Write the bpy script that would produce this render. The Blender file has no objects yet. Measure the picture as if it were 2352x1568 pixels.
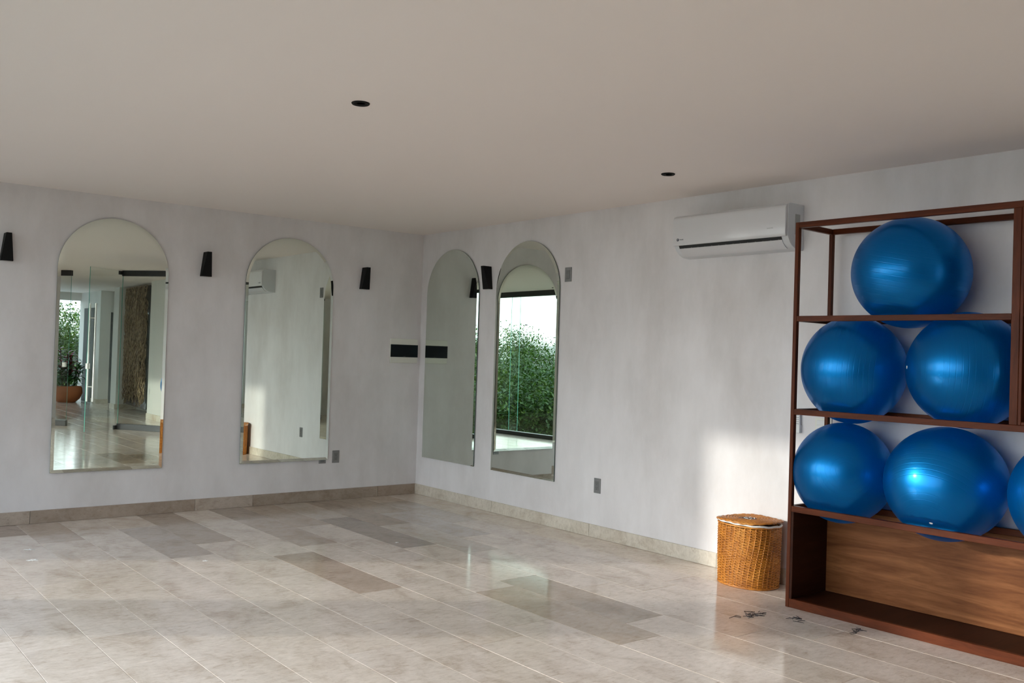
import bpy, bmesh, math, random
from mathutils import Vector, Matrix
R = math.radians
scene = bpy.context.scene
C = scene.collection

# ------------------------------------------------------------------ camera
cam_data = bpy.data.cameras.new('camera')
cam_data.sensor_width = 36.0
cam_data.lens = 2151.8 / 2352 * 36.0
cam_data.clip_start, cam_data.clip_end = 0.05, 400
cam = bpy.data.objects.new('camera', cam_data)
C.objects.link(cam)
YAW, PITCH, ROLL = 0.8931, 0.0148, 0.0322
fw = Vector((math.cos(PITCH) * math.cos(YAW), math.cos(PITCH) * math.sin(YAW), math.sin(PITCH)))
rt = Vector((math.sin(YAW), -math.cos(YAW), 0))
up = rt.cross(fw)
r2 = rt * math.cos(ROLL) + up * math.sin(ROLL)
u2 = up * math.cos(ROLL) - rt * math.sin(ROLL)
M = Matrix.Identity(4)
for i in range(3):
    M[i][0], M[i][1], M[i][2] = r2[i], u2[i], -fw[i]
M.translation = (-5.4027, -8.2454, 1.4703)
cam.matrix_world = M
scene.camera = cam

# ------------------------------------------------------------------ exposure, sky, sun
scene.view_settings.view_transform = 'Standard'
scene.view_settings.look = 'None'
scene.view_settings.gamma = 1.0
scene.view_settings.use_curve_mapping = False
scene.view_settings.exposure = 2.02
SKY_STRENGTH = 1.0
SUN_STRENGTH = 0.67
SUN_ELEV = 13.6
world = bpy.data.worlds.new('sky')
scene.world = world
world.use_nodes = True
wn, wl = world.node_tree.nodes, world.node_tree.links
wn.clear()
wo = wn.new('ShaderNodeOutputWorld')
bg = wn.new('ShaderNodeBackground')
# hazy morning sky: pale at the horizon, blue overhead, brighter in the haze around the sun
tc = wn.new('ShaderNodeTexCoord')
sep = wn.new('ShaderNodeSeparateXYZ')
wl.new(tc.outputs['Generated'], sep.inputs[0])
ramp = wn.new('ShaderNodeValToRGB')
cr = ramp.color_ramp
cr.elements[0].position, cr.elements[0].color = 0.0, (0.80, 0.92, 1.0, 1)
cr.elements[1].position, cr.elements[1].color = 0.9, (0.42, 0.62, 0.95, 1)
e = cr.elements.new(0.25)
e.color = (0.66, 0.83, 1.0, 1)
wl.new(sep.outputs['Z'], ramp.inputs[0])
noise = wn.new('ShaderNodeTexNoise')
noise.inputs['Scale'].default_value = 2.2
noise.inputs['Detail'].default_value = 5
mp = wn.new('ShaderNodeMapping')
mp.inputs['Scale'].default_value = (1, 1, 3.5)
wl.new(tc.outputs['Generated'], mp.inputs[0])
wl.new(mp.outputs[0], noise.inputs[0])
crmp = wn.new('ShaderNodeValToRGB')
crmp.color_ramp.elements[0].position, crmp.color_ramp.elements[1].position = 0.42, 0.75
wl.new(noise.outputs[0], crmp.inputs[0])
mixc = wn.new('ShaderNodeMixRGB')
mixc.inputs[2].default_value = (0.93, 0.95, 0.98, 1)
wl.new(crmp.outputs[0], mixc.inputs[0])
wl.new(ramp.outputs[0], mixc.inputs[1])
sdir = Vector((-1.0, 0.638, 0)).normalized() * math.cos(R(SUN_ELEV)) + Vector((0, 0, math.sin(R(SUN_ELEV))))
dot = wn.new('ShaderNodeVectorMath')
dot.operation = 'DOT_PRODUCT'
dot.inputs[1].default_value = sdir
wl.new(tc.outputs['Generated'], dot.inputs[0])
def wmath(op, a_, b_):
    x = wn.new('ShaderNodeMath')
    x.operation = op
    for i, v in ((0, a_), (1, b_)):
        if isinstance(v, (int, float)):
            x.inputs[i].default_value = v
        else:
            wl.new(v, x.inputs[i])
    return x.outputs[0]
dpos = wmath('MAXIMUM', dot.outputs['Value'], 0.0)
haze = wmath('ADD', wmath('MULTIPLY', wmath('POWER', dpos, 6.0), 1.2), wmath('MULTIPLY', wmath('POWER', dpos, 60.0), 1.5))
hz = wn.new('ShaderNodeMixRGB')
hz.blend_type = 'MULTIPLY'
hz.inputs[0].default_value = 1.0
hz.inputs[1].default_value = (1.0, 0.96, 0.90, 1)
wl.new(haze, hz.inputs[2])
addc = wn.new('ShaderNodeMixRGB')
addc.blend_type = 'ADD'
addc.inputs[0].default_value = 1.0
wl.new(mixc.outputs[0], addc.inputs[1])
wl.new(hz.outputs[0], addc.inputs[2])
wl.new(addc.outputs[0], bg.inputs[0])
bg.inputs[1].default_value = SKY_STRENGTH
wl.new(bg.outputs[0], wo.inputs[0])

sun = bpy.data.lights.new('sun', 'SUN')
sun.energy = SUN_STRENGTH
sun.color = (1.0, 0.95, 0.88)
sun.angle = R(1.5)
sun_o = bpy.data.objects.new('sun', sun)
C.objects.link(sun_o)
travel = Vector((1.0, -0.638, 0)).normalized() * math.cos(R(SUN_ELEV)) + Vector((0, 0, -math.sin(R(SUN_ELEV))))
sun_o.rotation_euler = travel.to_track_quat('-Z', 'Y').to_euler()

scene.cycles.use_denoising = True
scene.cycles.max_bounces = 14
scene.cycles.diffuse_bounces = 7
scene.cycles.glossy_bounces = 8
scene.cycles.transmission_bounces = 8
scene.cycles.transparent_max_bounces = 24
scene.cycles.sample_clamp_indirect = 6.0
scene.cycles.caustics_reflective = True
scene.cycles.caustics_refractive = False

# ------------------------------------------------------------------ materials
def new_mat(name):
    m = bpy.data.materials.new(name)
    m.use_nodes = True
    nt = m.node_tree
    b = nt.nodes['Principled BSDF']
    return m, nt.nodes, nt.links, b

def plain(name, col, rough=0.5, metal=0.0, coat=0.0, spec=0.5):
    m, n, l, b = new_mat(name)
    b.inputs['Base Color'].default_value = (*col, 1)
    b.inputs['Roughness'].default_value = rough
    b.inputs['Metallic'].default_value = metal
    b.inputs['Coat Weight'].default_value = coat
    b.inputs['Specular IOR Level'].default_value = spec
    return m

def tex(n, l, kind, scale, vec=None, **kw):
    t = n.new(kind)
    t.inputs['Scale'].default_value = scale
    for k, v in kw.items():
        t.inputs[k].default_value = v
    if vec is not None:
        l.new(vec, t.inputs['Vector'])
    return t

def mapping(n, l, src, scale=(1, 1, 1), rot=(0, 0, 0)):
    m = n.new('ShaderNodeMapping')
    m.inputs['Scale'].default_value = scale
    m.inputs['Rotation'].default_value = rot
    l.new(src, m.inputs['Vector'])
    return m.outputs[0]

def colramp(n, l, fac, stops):
    r = n.new('ShaderNodeValToRGB')
    el = r.color_ramp.elements
    while len(el) < len(stops):
        el.new(0.5)
    for e_, (p, c) in zip(el, stops):
        e_.position = p
        e_.color = (*c, 1) if len(c) == 3 else c
    l.new(fac, r.inputs[0])
    return r.outputs[0]

def mix(n, l, fac, a, b, mode='MIX'):
    x = n.new('ShaderNodeMixRGB')
    x.blend_type = mode
    for i, v in ((0, fac), (1, a), (2, b)):
        if isinstance(v, (int, float)):
            x.inputs[i].default_value = v
        elif isinstance(v, tuple):
            x.inputs[i].default_value = (*v, 1)
        else:
            l.new(v, x.inputs[i])
    return x.outputs[0]

def bump(n, l, b, h, strength=0.2, dist=0.01):
    bp = n.new('ShaderNodeBump')
    bp.inputs['Strength'].default_value = strength
    bp.inputs['Distance'].default_value = dist
    l.new(h, bp.inputs['Height'])
    l.new(bp.outputs[0], b.inputs['Normal'])

def plaster(name, a, b_, c_):
    m, n, l, b = new_mat(name)
    pos = n.new('ShaderNodeNewGeometry').outputs['Position']
    n1 = tex(n, l, 'ShaderNodeTexNoise', 1.3, mapping(n, l, pos, (1, 1, 0.55)), Detail=7, Roughness=0.62)
    n2 = tex(n, l, 'ShaderNodeTexNoise', 5.0, mapping(n, l, pos, (1, 1, 0.35)), Detail=6, Roughness=0.6)
    n3 = tex(n, l, 'ShaderNodeTexNoise', 60.0, pos, Detail=3)
    c = colramp(n, l, n1.outputs[0], [(0.32, a), (0.52, b_), (0.72, c_)])
    g = colramp(n, l, n2.outputs[0], [(0.3, (0.86, 0.86, 0.85)), (0.65, (1, 1, 1))])
    c = mix(n, l, 0.55, c, g, 'MULTIPLY')
    l.new(c, b.inputs['Base Color'])
    b.inputs['Roughness'].default_value = 0.75
    b.inputs['Specular IOR Level'].default_value = 0.25
    bump(n, l, b, mix(n, l, 0.25, n2.outputs[0], n3.outputs[0]), 0.12, 0.01)
    return m

M_WALL = plaster('burnished_plaster', (0.66, 0.625, 0.615), (0.76, 0.73, 0.73), (0.815, 0.79, 0.795))
M_CEIL = plain('ceiling_paint', (0.87, 0.80, 0.755), 0.85, spec=0.2)
M_LOBBYWALL = plain('lobby_white_paint', (0.74, 0.73, 0.70), 0.8, spec=0.2)
M_GROUT = plain('cream_grout', (0.60, 0.53, 0.46), 0.7)

def travertine(name, rough, tint=(1, 1, 1), pits=0.5):
    m, n, l, b = new_mat(name)
    oi = n.new('ShaderNodeObjectInfo')
    pos = n.new('ShaderNodeNewGeometry').outputs['Position']
    add = n.new('ShaderNodeVectorMath')
    add.operation = 'ADD'
    sc = n.new('ShaderNodeVectorMath')
    sc.operation = 'SCALE'
    comb = n.new('ShaderNodeCombineXYZ')
    l.new(oi.outputs['Random'], comb.inputs[0])
    l.new(oi.outputs['Random'], comb.inputs[1])
    l.new(comb.outputs[0], sc.inputs[0])
    sc.inputs['Scale'].default_value = 37.0
    l.new(pos, add.inputs[0])
    l.new(sc.outputs[0], add.inputs[1])
    v = add.outputs[0]
    cloud = tex(n, l, 'ShaderNodeTexNoise', 3.0, mapping(n, l, v, (1.6, 1.0, 1.5), (0, 0, 0.5)), Detail=8, Roughness=0.65, Distortion=0.6)
    vein = tex(n, l, 'ShaderNodeTexNoise', 9.0, mapping(n, l, v, (0.8, 2.6, 1.5), (0, 0, 0.55)), Detail=7, Roughness=0.7, Distortion=1.4)
    speck = tex(n, l, 'ShaderNodeTexNoise', 70.0, mapping(n, l, v, (0.6, 1.4, 1), (0, 0, 0.55)), Detail=4, Roughness=0.7)
    c1 = colramp(n, l, cloud.outputs[0], [(0.30, (0.76, 0.71, 0.66)), (0.48, (0.98, 0.97, 0.96)), (0.68, (1.10, 1.10, 1.11))])
    c2 = colramp(n, l, vein.outputs[0], [(0.34, (0.70, 0.63, 0.55)), (0.46, (1, 1, 1)), (0.60, (1.0, 1.0, 1.0)), (0.70, (1.16, 1.15, 1.14))])
    grain = tex(n, l, 'ShaderNodeTexNoise', 24.0, mapping(n, l, v, (0.7, 1.5, 1), (0, 0, 0.55)), Detail=6, Roughness=0.72, Distortion=0.5)
    c4 = colramp(n, l, grain.outputs[0], [(0.32, (0.84, 0.80, 0.76)), (0.47, (0.99, 0.99, 0.99)), (0.66, (1.09, 1.09, 1.09))])
    c3 = colramp(n, l, speck.outputs[0], [(0.30, (0.55, 0.50, 0.45)), (0.38, (1, 1, 1))])
    c = mix(n, l, 1.0, oi.outputs['Color'], c1, 'MULTIPLY')
    c = mix(n, l, 0.42, c, c2, 'MULTIPLY')
    c = mix(n, l, 0.9, c, c4, 'MULTIPLY')
    c = mix(n, l, pits, c, c3, 'MULTIPLY')
    c = mix(n, l, 1.0, c, tint, 'MULTIPLY')
    l.new(c, b.inputs['Base Color'])
    rr = colramp(n, l, cloud.outputs[0], [(0.3, (rough * 1.4,) * 3), (0.7, (rough * 0.7,) * 3)])
    l.new(rr, b.inputs['Roughness'])
    b.inputs['IOR'].default_value = 1.5
    return m

M_TILE = travertine('polished_travertine', 0.12, (1.03, 1.035, 1.075), pits=0.55)
M_SKIRT = travertine('honed_travertine_skirting', 0.45, pits=0.8)

def wood(name, dark, mid, light, axis=0, rough=0.38, scale=1.0):
    m, n, l, b = new_mat(name)
    co = n.new('ShaderNodeTexCoord').outputs['Object']
    st = [9.0, 9.0, 9.0]
    st[axis] = 1.1
    v = mapping(n, l, co, tuple(s * scale for s in st))
    a = tex(n, l, 'ShaderNodeTexNoise', 1.6, v, Detail=8, Roughness=0.62, Distortion=0.8)
    f = tex(n, l, 'ShaderNodeTexNoise', 12.0, v, Detail=5, Roughness=0.6)
    c = colramp(n, l, a.outputs[0], [(0.30, dark), (0.5, mid), (0.70, light)])
    g = colramp(n, l, f.outputs[0], [(0.35, (0.80, 0.78, 0.76)), (0.55, (1, 1, 1))])
    c = mix(n, l, 0.7, c, g, 'MULTIPLY')
    l.new(c, b.inputs['Base Color'])
    b.inputs['Roughness'].default_value = rough
    b.inputs['Specular IOR Level'].default_value = 0.10
    bump(n, l, b, f.outputs[0], 0.05, 0.004)
    return m

DK, MD, LT = (0.052, 0.012, 0.0045), (0.092, 0.0225, 0.008), (0.135, 0.035, 0.013)
M_WOOD_X = wood('stained_wood_rail', DK, MD, LT, 0)
M_WOOD_Y = wood('stained_wood_side', DK, MD, LT, 1)
M_WOOD_Z = wood('stained_wood_post', DK, MD, LT, 2)
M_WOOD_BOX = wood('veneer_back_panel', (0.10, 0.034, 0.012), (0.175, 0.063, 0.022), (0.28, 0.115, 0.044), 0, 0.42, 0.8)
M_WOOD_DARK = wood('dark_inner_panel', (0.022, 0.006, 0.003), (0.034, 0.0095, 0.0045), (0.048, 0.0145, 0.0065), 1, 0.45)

M_BLACK = plain('black_powder_coat', (0.004, 0.004, 0.0042), 0.6, spec=0.2)
M_BLACKALU = plain('black_anodised_frame', (0.014, 0.014, 0.016), 0.35)
M_RAILGREY = plain('grey_anodised_rail', (0.10, 0.10, 0.105), 0.35, 0.5)
M_WHITEPL = plain('white_plastic', (0.70, 0.70, 0.69), 0.35)
M_ACPANEL = plain('glossy_white_plastic', (0.67, 0.665, 0.675), 0.22)
M_ACSIDE = plain('ac_side_plastic', (0.64, 0.655, 0.67), 0.4)
M_DARKSLOT = plain('dark_vent_slot', (0.012, 0.014, 0.015), 0.6)
M_LABELGREY = plain('grey_rating_label', (0.36, 0.37, 0.36), 0.5)
M_PRINTDARK = plain('dark_navy_print', (0.015, 0.02, 0.05), 0.5)
M_PRINTGREY = plain('grey_print', (0.28, 0.28, 0.28), 0.5)
M_PLATE = plain('satin_grey_plate', (0.24, 0.24, 0.24), 0.38, 0.35)
M_PLATEIN = plain('satin_grey_insert', (0.19, 0.19, 0.19), 0.42, 0.3)
M_CREAM = plain('cream_plastic', (0.72, 0.71, 0.64), 0.4)
M_SMOKE = plain('smoked_door', (0.006, 0.010, 0.013), 0.08, spec=0.22)
M_MIRROR = plain('silvered_mirror', (0.745, 0.81, 0.745), 0.0, 1.0)
M_MIRROREDGE = plain('mirror_edge_glass', (0.10, 0.16, 0.14), 0.2)
M_BACKING = plain('mirror_backing', (0.05, 0.05, 0.05), 0.7)
M_STEEL = plain('brushed_steel', (0.80, 0.80, 0.78), 0.35, 0.6)
M_LENS = plain('lamp_lens', (0.62, 0.60, 0.55), 0.2)
M_TERRA = plain('terracotta', (0.47, 0.155, 0.055), 0.55)
M_BROWNPOT = plain('dark_brown_planter', (0.045, 0.026, 0.020), 0.5)
M_SOIL = plain('soil', (0.03, 0.02, 0.013), 0.95)
M_LINER = plain('white_cotton_liner', (0.78, 0.76, 0.72), 0.9)
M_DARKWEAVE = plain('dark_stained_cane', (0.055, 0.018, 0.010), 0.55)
M_TERRACE = plain('white_terrace_stone', (0.75, 0.75, 0.74), 0.6)
M_CONCRETE = plain('pale_building_render', (0.78, 0.72, 0.68), 0.8)
M_WINDARK = plain('far_window_glass', (0.18, 0.22, 0.26), 0.2)
M_SCRAP = plain('white_flake', (0.85, 0.84, 0.82), 0.8)
M_SCUFF = plain('dark_stone_vein', (0.03, 0.025, 0.03), 0.8)
M_DARKGLASS = plain('dark_backing_glass', (0.015, 0.020, 0.020), 0.12)
M_BIRD = plain('bird_feathers', (0.03, 0.03, 0.035), 0.8)

def make_glass(name, tint, refl=1.0):
    m = bpy.data.materials.new(name)
    m.use_nodes = True
    n, l = m.node_tree.nodes, m.node_tree.links
    n.clear()
    o = n.new('ShaderNodeOutputMaterial')
    t = n.new('ShaderNodeBsdfTransparent')
    t.inputs[0].default_value = (*tint, 1)
    g = n.new('ShaderNodeBsdfGlossy')
    g.inputs['Roughness'].default_value = 0.0
    fr = n.new('ShaderNodeFresnel')
    geo = n.new('ShaderNodeNewGeometry')
    mr = n.new('ShaderNodeMapRange')          # same reflectance on both faces of the sheet
    mr.inputs['To Min'].default_value = 1.5
    mr.inputs['To Max'].default_value = 1 / 1.5
    l.new(geo.outputs['Backfacing'], mr.inputs['Value'])
    l.new(mr.outputs[0], fr.inputs[0])
    mx = n.new('ShaderNodeMixShader')
    l.new(fr.outputs[0], mx.inputs[0])
    l.new(t.outputs[0], mx.inputs[1])
    l.new(g.outputs[0], mx.inputs[2])
    l.new(mx.outputs[0], o.inputs[0])
    return m
M_GLASS = make_glass('window_glass', (0.962, 0.978, 0.971))
M_GLASSEDGE = plain('green_glass_edge', (0.10, 0.34, 0.28), 0.15)

def cane():
    m, n, l, b = new_mat('honey_cane')
    co = n.new('ShaderNodeTexCoord').outputs['Object']
    a = tex(n, l, 'ShaderNodeTexNoise', 9.0, co, Detail=4)
    f = tex(n, l, 'ShaderNodeTexNoise', 60.0, co, Detail=3)
    c = colramp(n, l, a.outputs[0], [(0.3, (0.40, 0.135, 0.016)), (0.55, (0.56, 0.21, 0.026)), (0.75, (0.64, 0.28, 0.045))])
    g = colramp(n, l, f.outputs[0], [(0.35, (0.7, 0.62, 0.55)), (0.6, (1.05, 1.05, 1.0))])
    c = mix(n, l, 0.8, c, g, 'MULTIPLY')
    l.new(c, b.inputs['Base Color'])
    b.inputs['Roughness'].default_value = 0.42
    return m
M_CANE = cane()

def ball_mat():
    m, n, l, b = new_mat('pearl_blue_vinyl')
    out = n['Material Output']
    b.inputs['Base Color'].default_value = (0.0, 0.20, 0.53, 1)
    b.inputs['Metallic'].default_value = 0.85
    b.inputs['Roughness'].default_value = 0.36
    b.inputs['Coat Weight'].default_value = 0.22
    b.inputs['Coat Roughness'].default_value = 0.16
    tr = n.new('ShaderNodeBsdfTranslucent')
    tr.inputs[0].default_value = (0.0, 0.52, 0.98, 1)
    mx = n.new('ShaderNodeMixShader')
    mx.inputs[0].default_value = 0.38
    l.new(b.outputs[0], mx.inputs[1])
    l.new(tr.outputs[0], mx.inputs[2])
    l.new(mx.outputs[0], out.inputs[0])
    return m
M_BALL = ball_mat()

def leaf_mat(name, a, b_, c_):
    m, n, l, b = new_mat(name)
    out = n['Material Output']
    pos = n.new('ShaderNodeNewGeometry').outputs['Position']
    oi = n.new('ShaderNodeObjectInfo')
    a1 = tex(n, l, 'ShaderNodeTexNoise', 0.9, pos, Detail=4)
    a2 = tex(n, l, 'ShaderNodeTexNoise', 6.0, pos, Detail=2)
    f = mix(n, l, 0.45, a1.outputs[0], a2.outputs[0])
    c = colramp(n, l, f, [(0.35, a), (0.5, b_), (0.64, c_)])
    c = mix(n, l, 1.0, c, oi.outputs['Color'], 'MULTIPLY')
    l.new(c, b.inputs['Base Color'])
    b.inputs['Roughness'].default_value = 0.5
    t = n.new('ShaderNodeBsdfTranslucent')
    l.new(c, t.inputs[0])
    mx = n.new('ShaderNodeMixShader')
    mx.inputs[0].default_value = 0.3
    l.new(b.outputs[0], mx.inputs[1])
    l.new(t.outputs[0], mx.inputs[2])
    l.new(mx.outputs[0], out.inputs[0])
    return m
M_LEAF = leaf_mat('forest_leaves', (0.016, 0.044, 0.004), (0.045, 0.098, 0.009), (0.14, 0.205, 0.024))
M_BARK = plain('grey_bark', (0.16, 0.13, 0.10), 0.9)
M_FOREST = plain('forest_ground', (0.025, 0.055, 0.018), 0.95)
M_REDLEAF = plain('red_cordyline_leaf', (0.20, 0.028, 0.030), 0.4)
M_GREENLEAF = plain('green_plant_leaf', (0.035, 0.13, 0.025), 0.4)
M_DARKLEAF = plain('dark_spiky_leaf', (0.022, 0.060, 0.025), 0.45)

def vine_mat():
    m, n, l, b = new_mat('dry_vine')
    co = n.new('ShaderNodeTexCoord').outputs['Object']
    a = tex(n, l, 'ShaderNodeTexNoise', 14.0, co, Detail=4)
    c = colramp(n, l, a.outputs[0], [(0.3, (0.15, 0.10, 0.055)), (0.55, (0.33, 0.235, 0.13)), (0.75, (0.50, 0.38, 0.23))])
    l.new(c, b.inputs['Base Color'])
    b.inputs['Roughness'].default_value = 0.8
    return m
M_VINE = vine_mat()

# ------------------------------------------------------------------ mesh helpers
class MB:
    def __init__(s):
        s.v, s.f, s.m = [], [], []
    def add(s, vs, fs, mi=0):
        o = len(s.v)
        s.v += [tuple(x) for x in vs]
        s.f += [tuple(i + o for i in f) for f in fs]
        s.m += [mi] * len(fs)
        return s
    def box(s, x0, x1, y0, y1, z0, z1, mi=0):
        vs = [(x, y, z) for z in (z0, z1) for y in (y0, y1) for x in (x0, x1)]
        return s.add(vs, [(0, 2, 3, 1), (4, 5, 7, 6), (0, 1, 5, 4), (2, 6, 7, 3), (0, 4, 6, 2), (1, 3, 7, 5)], mi)
    def slab(s, pts, z0, z1, mi=0):          # polygon (ccw) extruded in z
        k = len(pts)
        vs = [(x, y, z0) for x, y in pts] + [(x, y, z1) for x, y in pts]
        fs = [tuple(range(k - 1, -1, -1)), tuple(range(k, 2 * k))]
        fs += [(i, (i + 1) % k, (i + 1) % k + k, i + k) for i in range(k)]
        return s.add(vs, fs, mi)
    def seg(s, a, b, t, z0, z1, mi=0):       # vertical plate from a to b (xy), thickness t centred
        a, b = Vector(a), Vector(b)
        d = (b - a).normalized()
        nn = Vector((-d.y, d.x)) * t / 2
        return s.slab([tuple(a - nn), tuple(b - nn), tuple(b + nn), tuple(a + nn)], z0, z1, mi)
    def lathe(s, prof, seg=32, mi=0, c=(0, 0, 0), mat=None):   # prof: (r, z) list, bottom to top
        vs, fs = [], []
        for r_, z in prof:
            for k in range(seg):
                a = 2 * math.pi * k / seg
                p = Vector((r_ * math.cos(a), r_ * math.sin(a), z))
                if mat:
                    p = mat @ p
                vs.append((p.x + c[0], p.y + c[1], p.z + c[2]))
        for i in range(len(prof) - 1):
            for k in range(seg):
                k2 = (k + 1) % seg
                fs.append((i * seg + k, i * seg + k2, (i + 1) * seg + k2, (i + 1) * seg + k))
        if prof[0][0] > 1e-6:
            fs.append(tuple(range(seg - 1, -1, -1)))
        if prof[-1][0] > 1e-6:
            o = (len(prof) - 1) * seg
            fs.append(tuple(range(o, o + seg)))
        return s.add(vs, fs, mi)
    def tube(s, pts, r_, sides=6, mi=0, closed=False, taper=None):
        pts = [Vector(p) for p in pts]
        k = len(pts)
        vs, fs = [], []
        ref = Vector((0.13, 0.27, 0.95)).normalized()
        for i, p in enumerate(pts):
            if closed:
                t = pts[(i + 1) % k] - pts[i - 1]
            else:
                t = pts[min(i + 1, k - 1)] - pts[max(i - 1, 0)]
            t.normalize()
            a = t.cross(ref)
            if a.length < 1e-3:
                a = t.cross(Vector((1, 0, 0)))
            a.normalize()
            b = t.cross(a)
            rr = r_ * (taper(i / (k - 1)) if taper else 1)
            for q in range(sides):
                an = 2 * math.pi * q / sides
                vs.append(p + (a * math.cos(an) + b * math.sin(an)) * rr)
        rng = k if closed else k - 1
        for i in range(rng):
            j = (i + 1) % k
            for q in range(sides):
                q2 = (q + 1) % sides
                fs.append((i * sides + q, i * sides + q2, j * sides + q2, j * sides + q))
        if not closed:
            fs.append(tuple(range(sides - 1, -1, -1)))
            o = (k - 1) * sides
            fs.append(tuple(range(o, o + sides)))
        return s.add(vs, fs, mi)
    def mesh(s, name, mats, smooth=False, bevel=0, segs=2):
        me = bpy.data.meshes.new(name)
        me.from_pydata(s.v, [], s.f)
        for x in (mats if isinstance(mats, (list, tuple)) else [mats]):
            me.materials.append(x)
        me.polygons.foreach_set('material_index', s.m)
        me.validate()
        bm = bmesh.new()
        bm.from_mesh(me)
        bmesh.ops.recalc_face_normals(bm, faces=bm.faces)
        if bevel:
            ed = [e_ for e_ in bm.edges if len(e_.link_faces) == 2 and e_.calc_face_angle(0) > 0.6]
            bmesh.ops.bevel(bm, geom=ed, offset=bevel, segments=segs, profile=0.5, affect='EDGES', clamp_overlap=True)
        bm.to_mesh(me)
        bm.free()
        if smooth:
            me.polygons.foreach_set('use_smooth', [True] * len(me.polygons))
            if smooth != 'all':
                me.set_sharp_from_angle(angle=R(35))
        me.update()
        return me
    def obj(s, name, mats, parent=None, smooth=False, bevel=0, segs=2, loc=None):
        o = bpy.data.objects.new(name, s.mesh(name, mats, smooth, bevel, segs))
        C.objects.link(o)
        if parent:
            o.parent = parent
        if loc:
            o.location = loc
        return o

def tag(o, label=None, cat=None, group=None, kind=None):
    if label: o['label'] = label
    if cat: o['category'] = cat
    if group: o['group'] = group
    if kind: o['kind'] = kind
    return o

def thing(name, label, cat, loc=(0, 0, 0), rz=0.0, group=None):
    o = bpy.data.objects.new(name, None)
    C.objects.link(o)
    o.location = loc
    o.rotation_euler = (0, 0, rz)
    o.empty_display_size = 0.1
    return tag(o, label, cat, group)

def struct(o, label=None):
    return tag(o, label, kind='structure')

def copy_tree(src, label=None, group=None):
    r = src.copy()
    C.objects.link(r)
    if label: r['label'] = label
    if group: r['group'] = group
    for ch in list(src.children):
        c = ch.copy()
        C.objects.link(c)
        c.parent = r
        for g in ch.children:
            d = g.copy()
            C.objects.link(d)
            d.parent = c
    return r

def inherit(o, label):
    return tag(o, label)

# ------------------------------------------------------------------ room dimensions
H = 2.70
XW = -5.82                 # window wall plane
YB = -11.5                 # back wall of the room
PD = Vector((-0.573, -0.8195))      # direction of the oblique glass partition
PA = Vector((0.0, -7.55))
def P(t):
    return PA + PD * t

# structure shells
struct(MB().box(-6.02, 0.2, 0, 0.2, -0.1, H + 0.1).obj('wall_left', M_WALL), 'plaster wall with two arched mirrors')
struct(MB().box(0, 0.2, -7.55, 0, -0.1, H + 0.1).obj('wall_right', M_WALL), 'plaster wall behind the wooden rack and the air conditioner')
struct(MB().box(-6.05, 2.4, -17.4, 0.2, H, H + 0.25).obj('ceiling', M_CEIL), 'flat warm white ceiling')
struct(MB().box(-5.92, -5.72, -2.09, -1.40, 0, H).obj('pillar', M_WALL), 'plaster pier in the window wall')

# floor: grout bed and separate planks of travertine
floor = struct(MB().slab([(-6.02, 0), (-6.02, -11.7), (-2.95, -11.7), (-2.95, -17.3), (1.4, -17.3), (1.4, -7.5), (0.0, -7.5), (0, 0)], -0.12, -0.0025).obj('floor', M_GROUT), 'polished travertine plank floor')
random.seed(11)
TW = 0.311
LIGHT = [(0.675, 0.585, 0.49), (0.665, 0.58, 0.492), (0.69, 0.60, 0.505), (0.655, 0.57, 0.485), (0.67, 0.585, 0.50), (0.695, 0.608, 0.515), (0.65, 0.56, 0.472)]
BROWN = [(0.54, 0.435, 0.345), (0.56, 0.46, 0.37), (0.51, 0.42, 0.345)]
known = {2: [-0.90, -2.16, -2.90, -4.14], 3: [-1.42, -2.66, -3.88, -5.10], 4: [-0.90, -2.28, -3.45, -4.59, -5.83], 5: [-1.15, -2.38, -3.61, -4.85], 6: [-0.62, -1.85, -3.08, -4.30, -5.5], 7: [-0.82, -2.05, -3.26, -4.46, -5.7],
         8: [-1.4, -2.63, -3.86, -5.1], 9: [-0.55, -1.78, -3.0, -4.23], 10: [-1.1, -2.33, -3.55, -4.8], 11: [-0.85, -2.08, -3.30, -4.5], 12: [-0.47, -2.11, -3.33], 13: [-0.95, -2.18, -3.4]}
special = {(4, 1): (0.36, 0.30, 0.25), (7, 2): (0.45, 0.35, 0.27), (4, 3): (0.42, 0.34, 0.26), (5, 3): (0.47, 0.38, 0.29), (12, 0): (0.38, 0.31, 0.26), (2, 0): (0.45, 0.37, 0.29), (3, 0): (0.40, 0.32, 0.25),
           (5, 0): (0.47, 0.38, 0.30), (8, 0): (0.44, 0.36, 0.29), (9, 1): (0.46, 0.39, 0.33), (4, 0): (0.52, 0.44, 0.36), (6, 0): (0.40, 0.33, 0.27), (2, 1): (0.50, 0.44, 0.38), (1, 1): (0.49, 0.42, 0.35), (3, 1): (0.55, 0.48, 0.40)}
def tile_obj(poly, col):
    k = len(poly)
    c = 0.0012
    cx = sum(p[0] for p in poly) / k
    cy = sum(p[1] for p in poly) / k
    def ins(p):
        return (p[0] + (c if p[0] < cx else -c), p[1] + (c if p[1] < cy else -c))
    vs = [(p[0] - cx, p[1] - cy, -0.008) for p in poly] + [(p[0] - cx, p[1] - cy, -0.0012) for p in poly] + [(ins(p)[0] - cx, ins(p)[1] - cy, 0) for p in poly]
    fs = [tuple(range(2 * k, 3 * k))]
    for r_ in range(2):
        fs += [(r_ * k + i, r_ * k + (i + 1) % k, (r_ + 1) * k + (i + 1) % k, (r_ + 1) * k + i) for i in range(k)]
    me = bpy.data.meshes.new('tile')
    me.from_pydata(vs, [], fs)
    me.materials.append(M_TILE)
    o = bpy.data.objects.new('tile', me)
    C.objects.link(o)
    o.parent = floor
    o.location = (cx, cy, random.uniform(-0.0003, 0.0003))
    o.color = (*col, 1)
    return o
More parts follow.
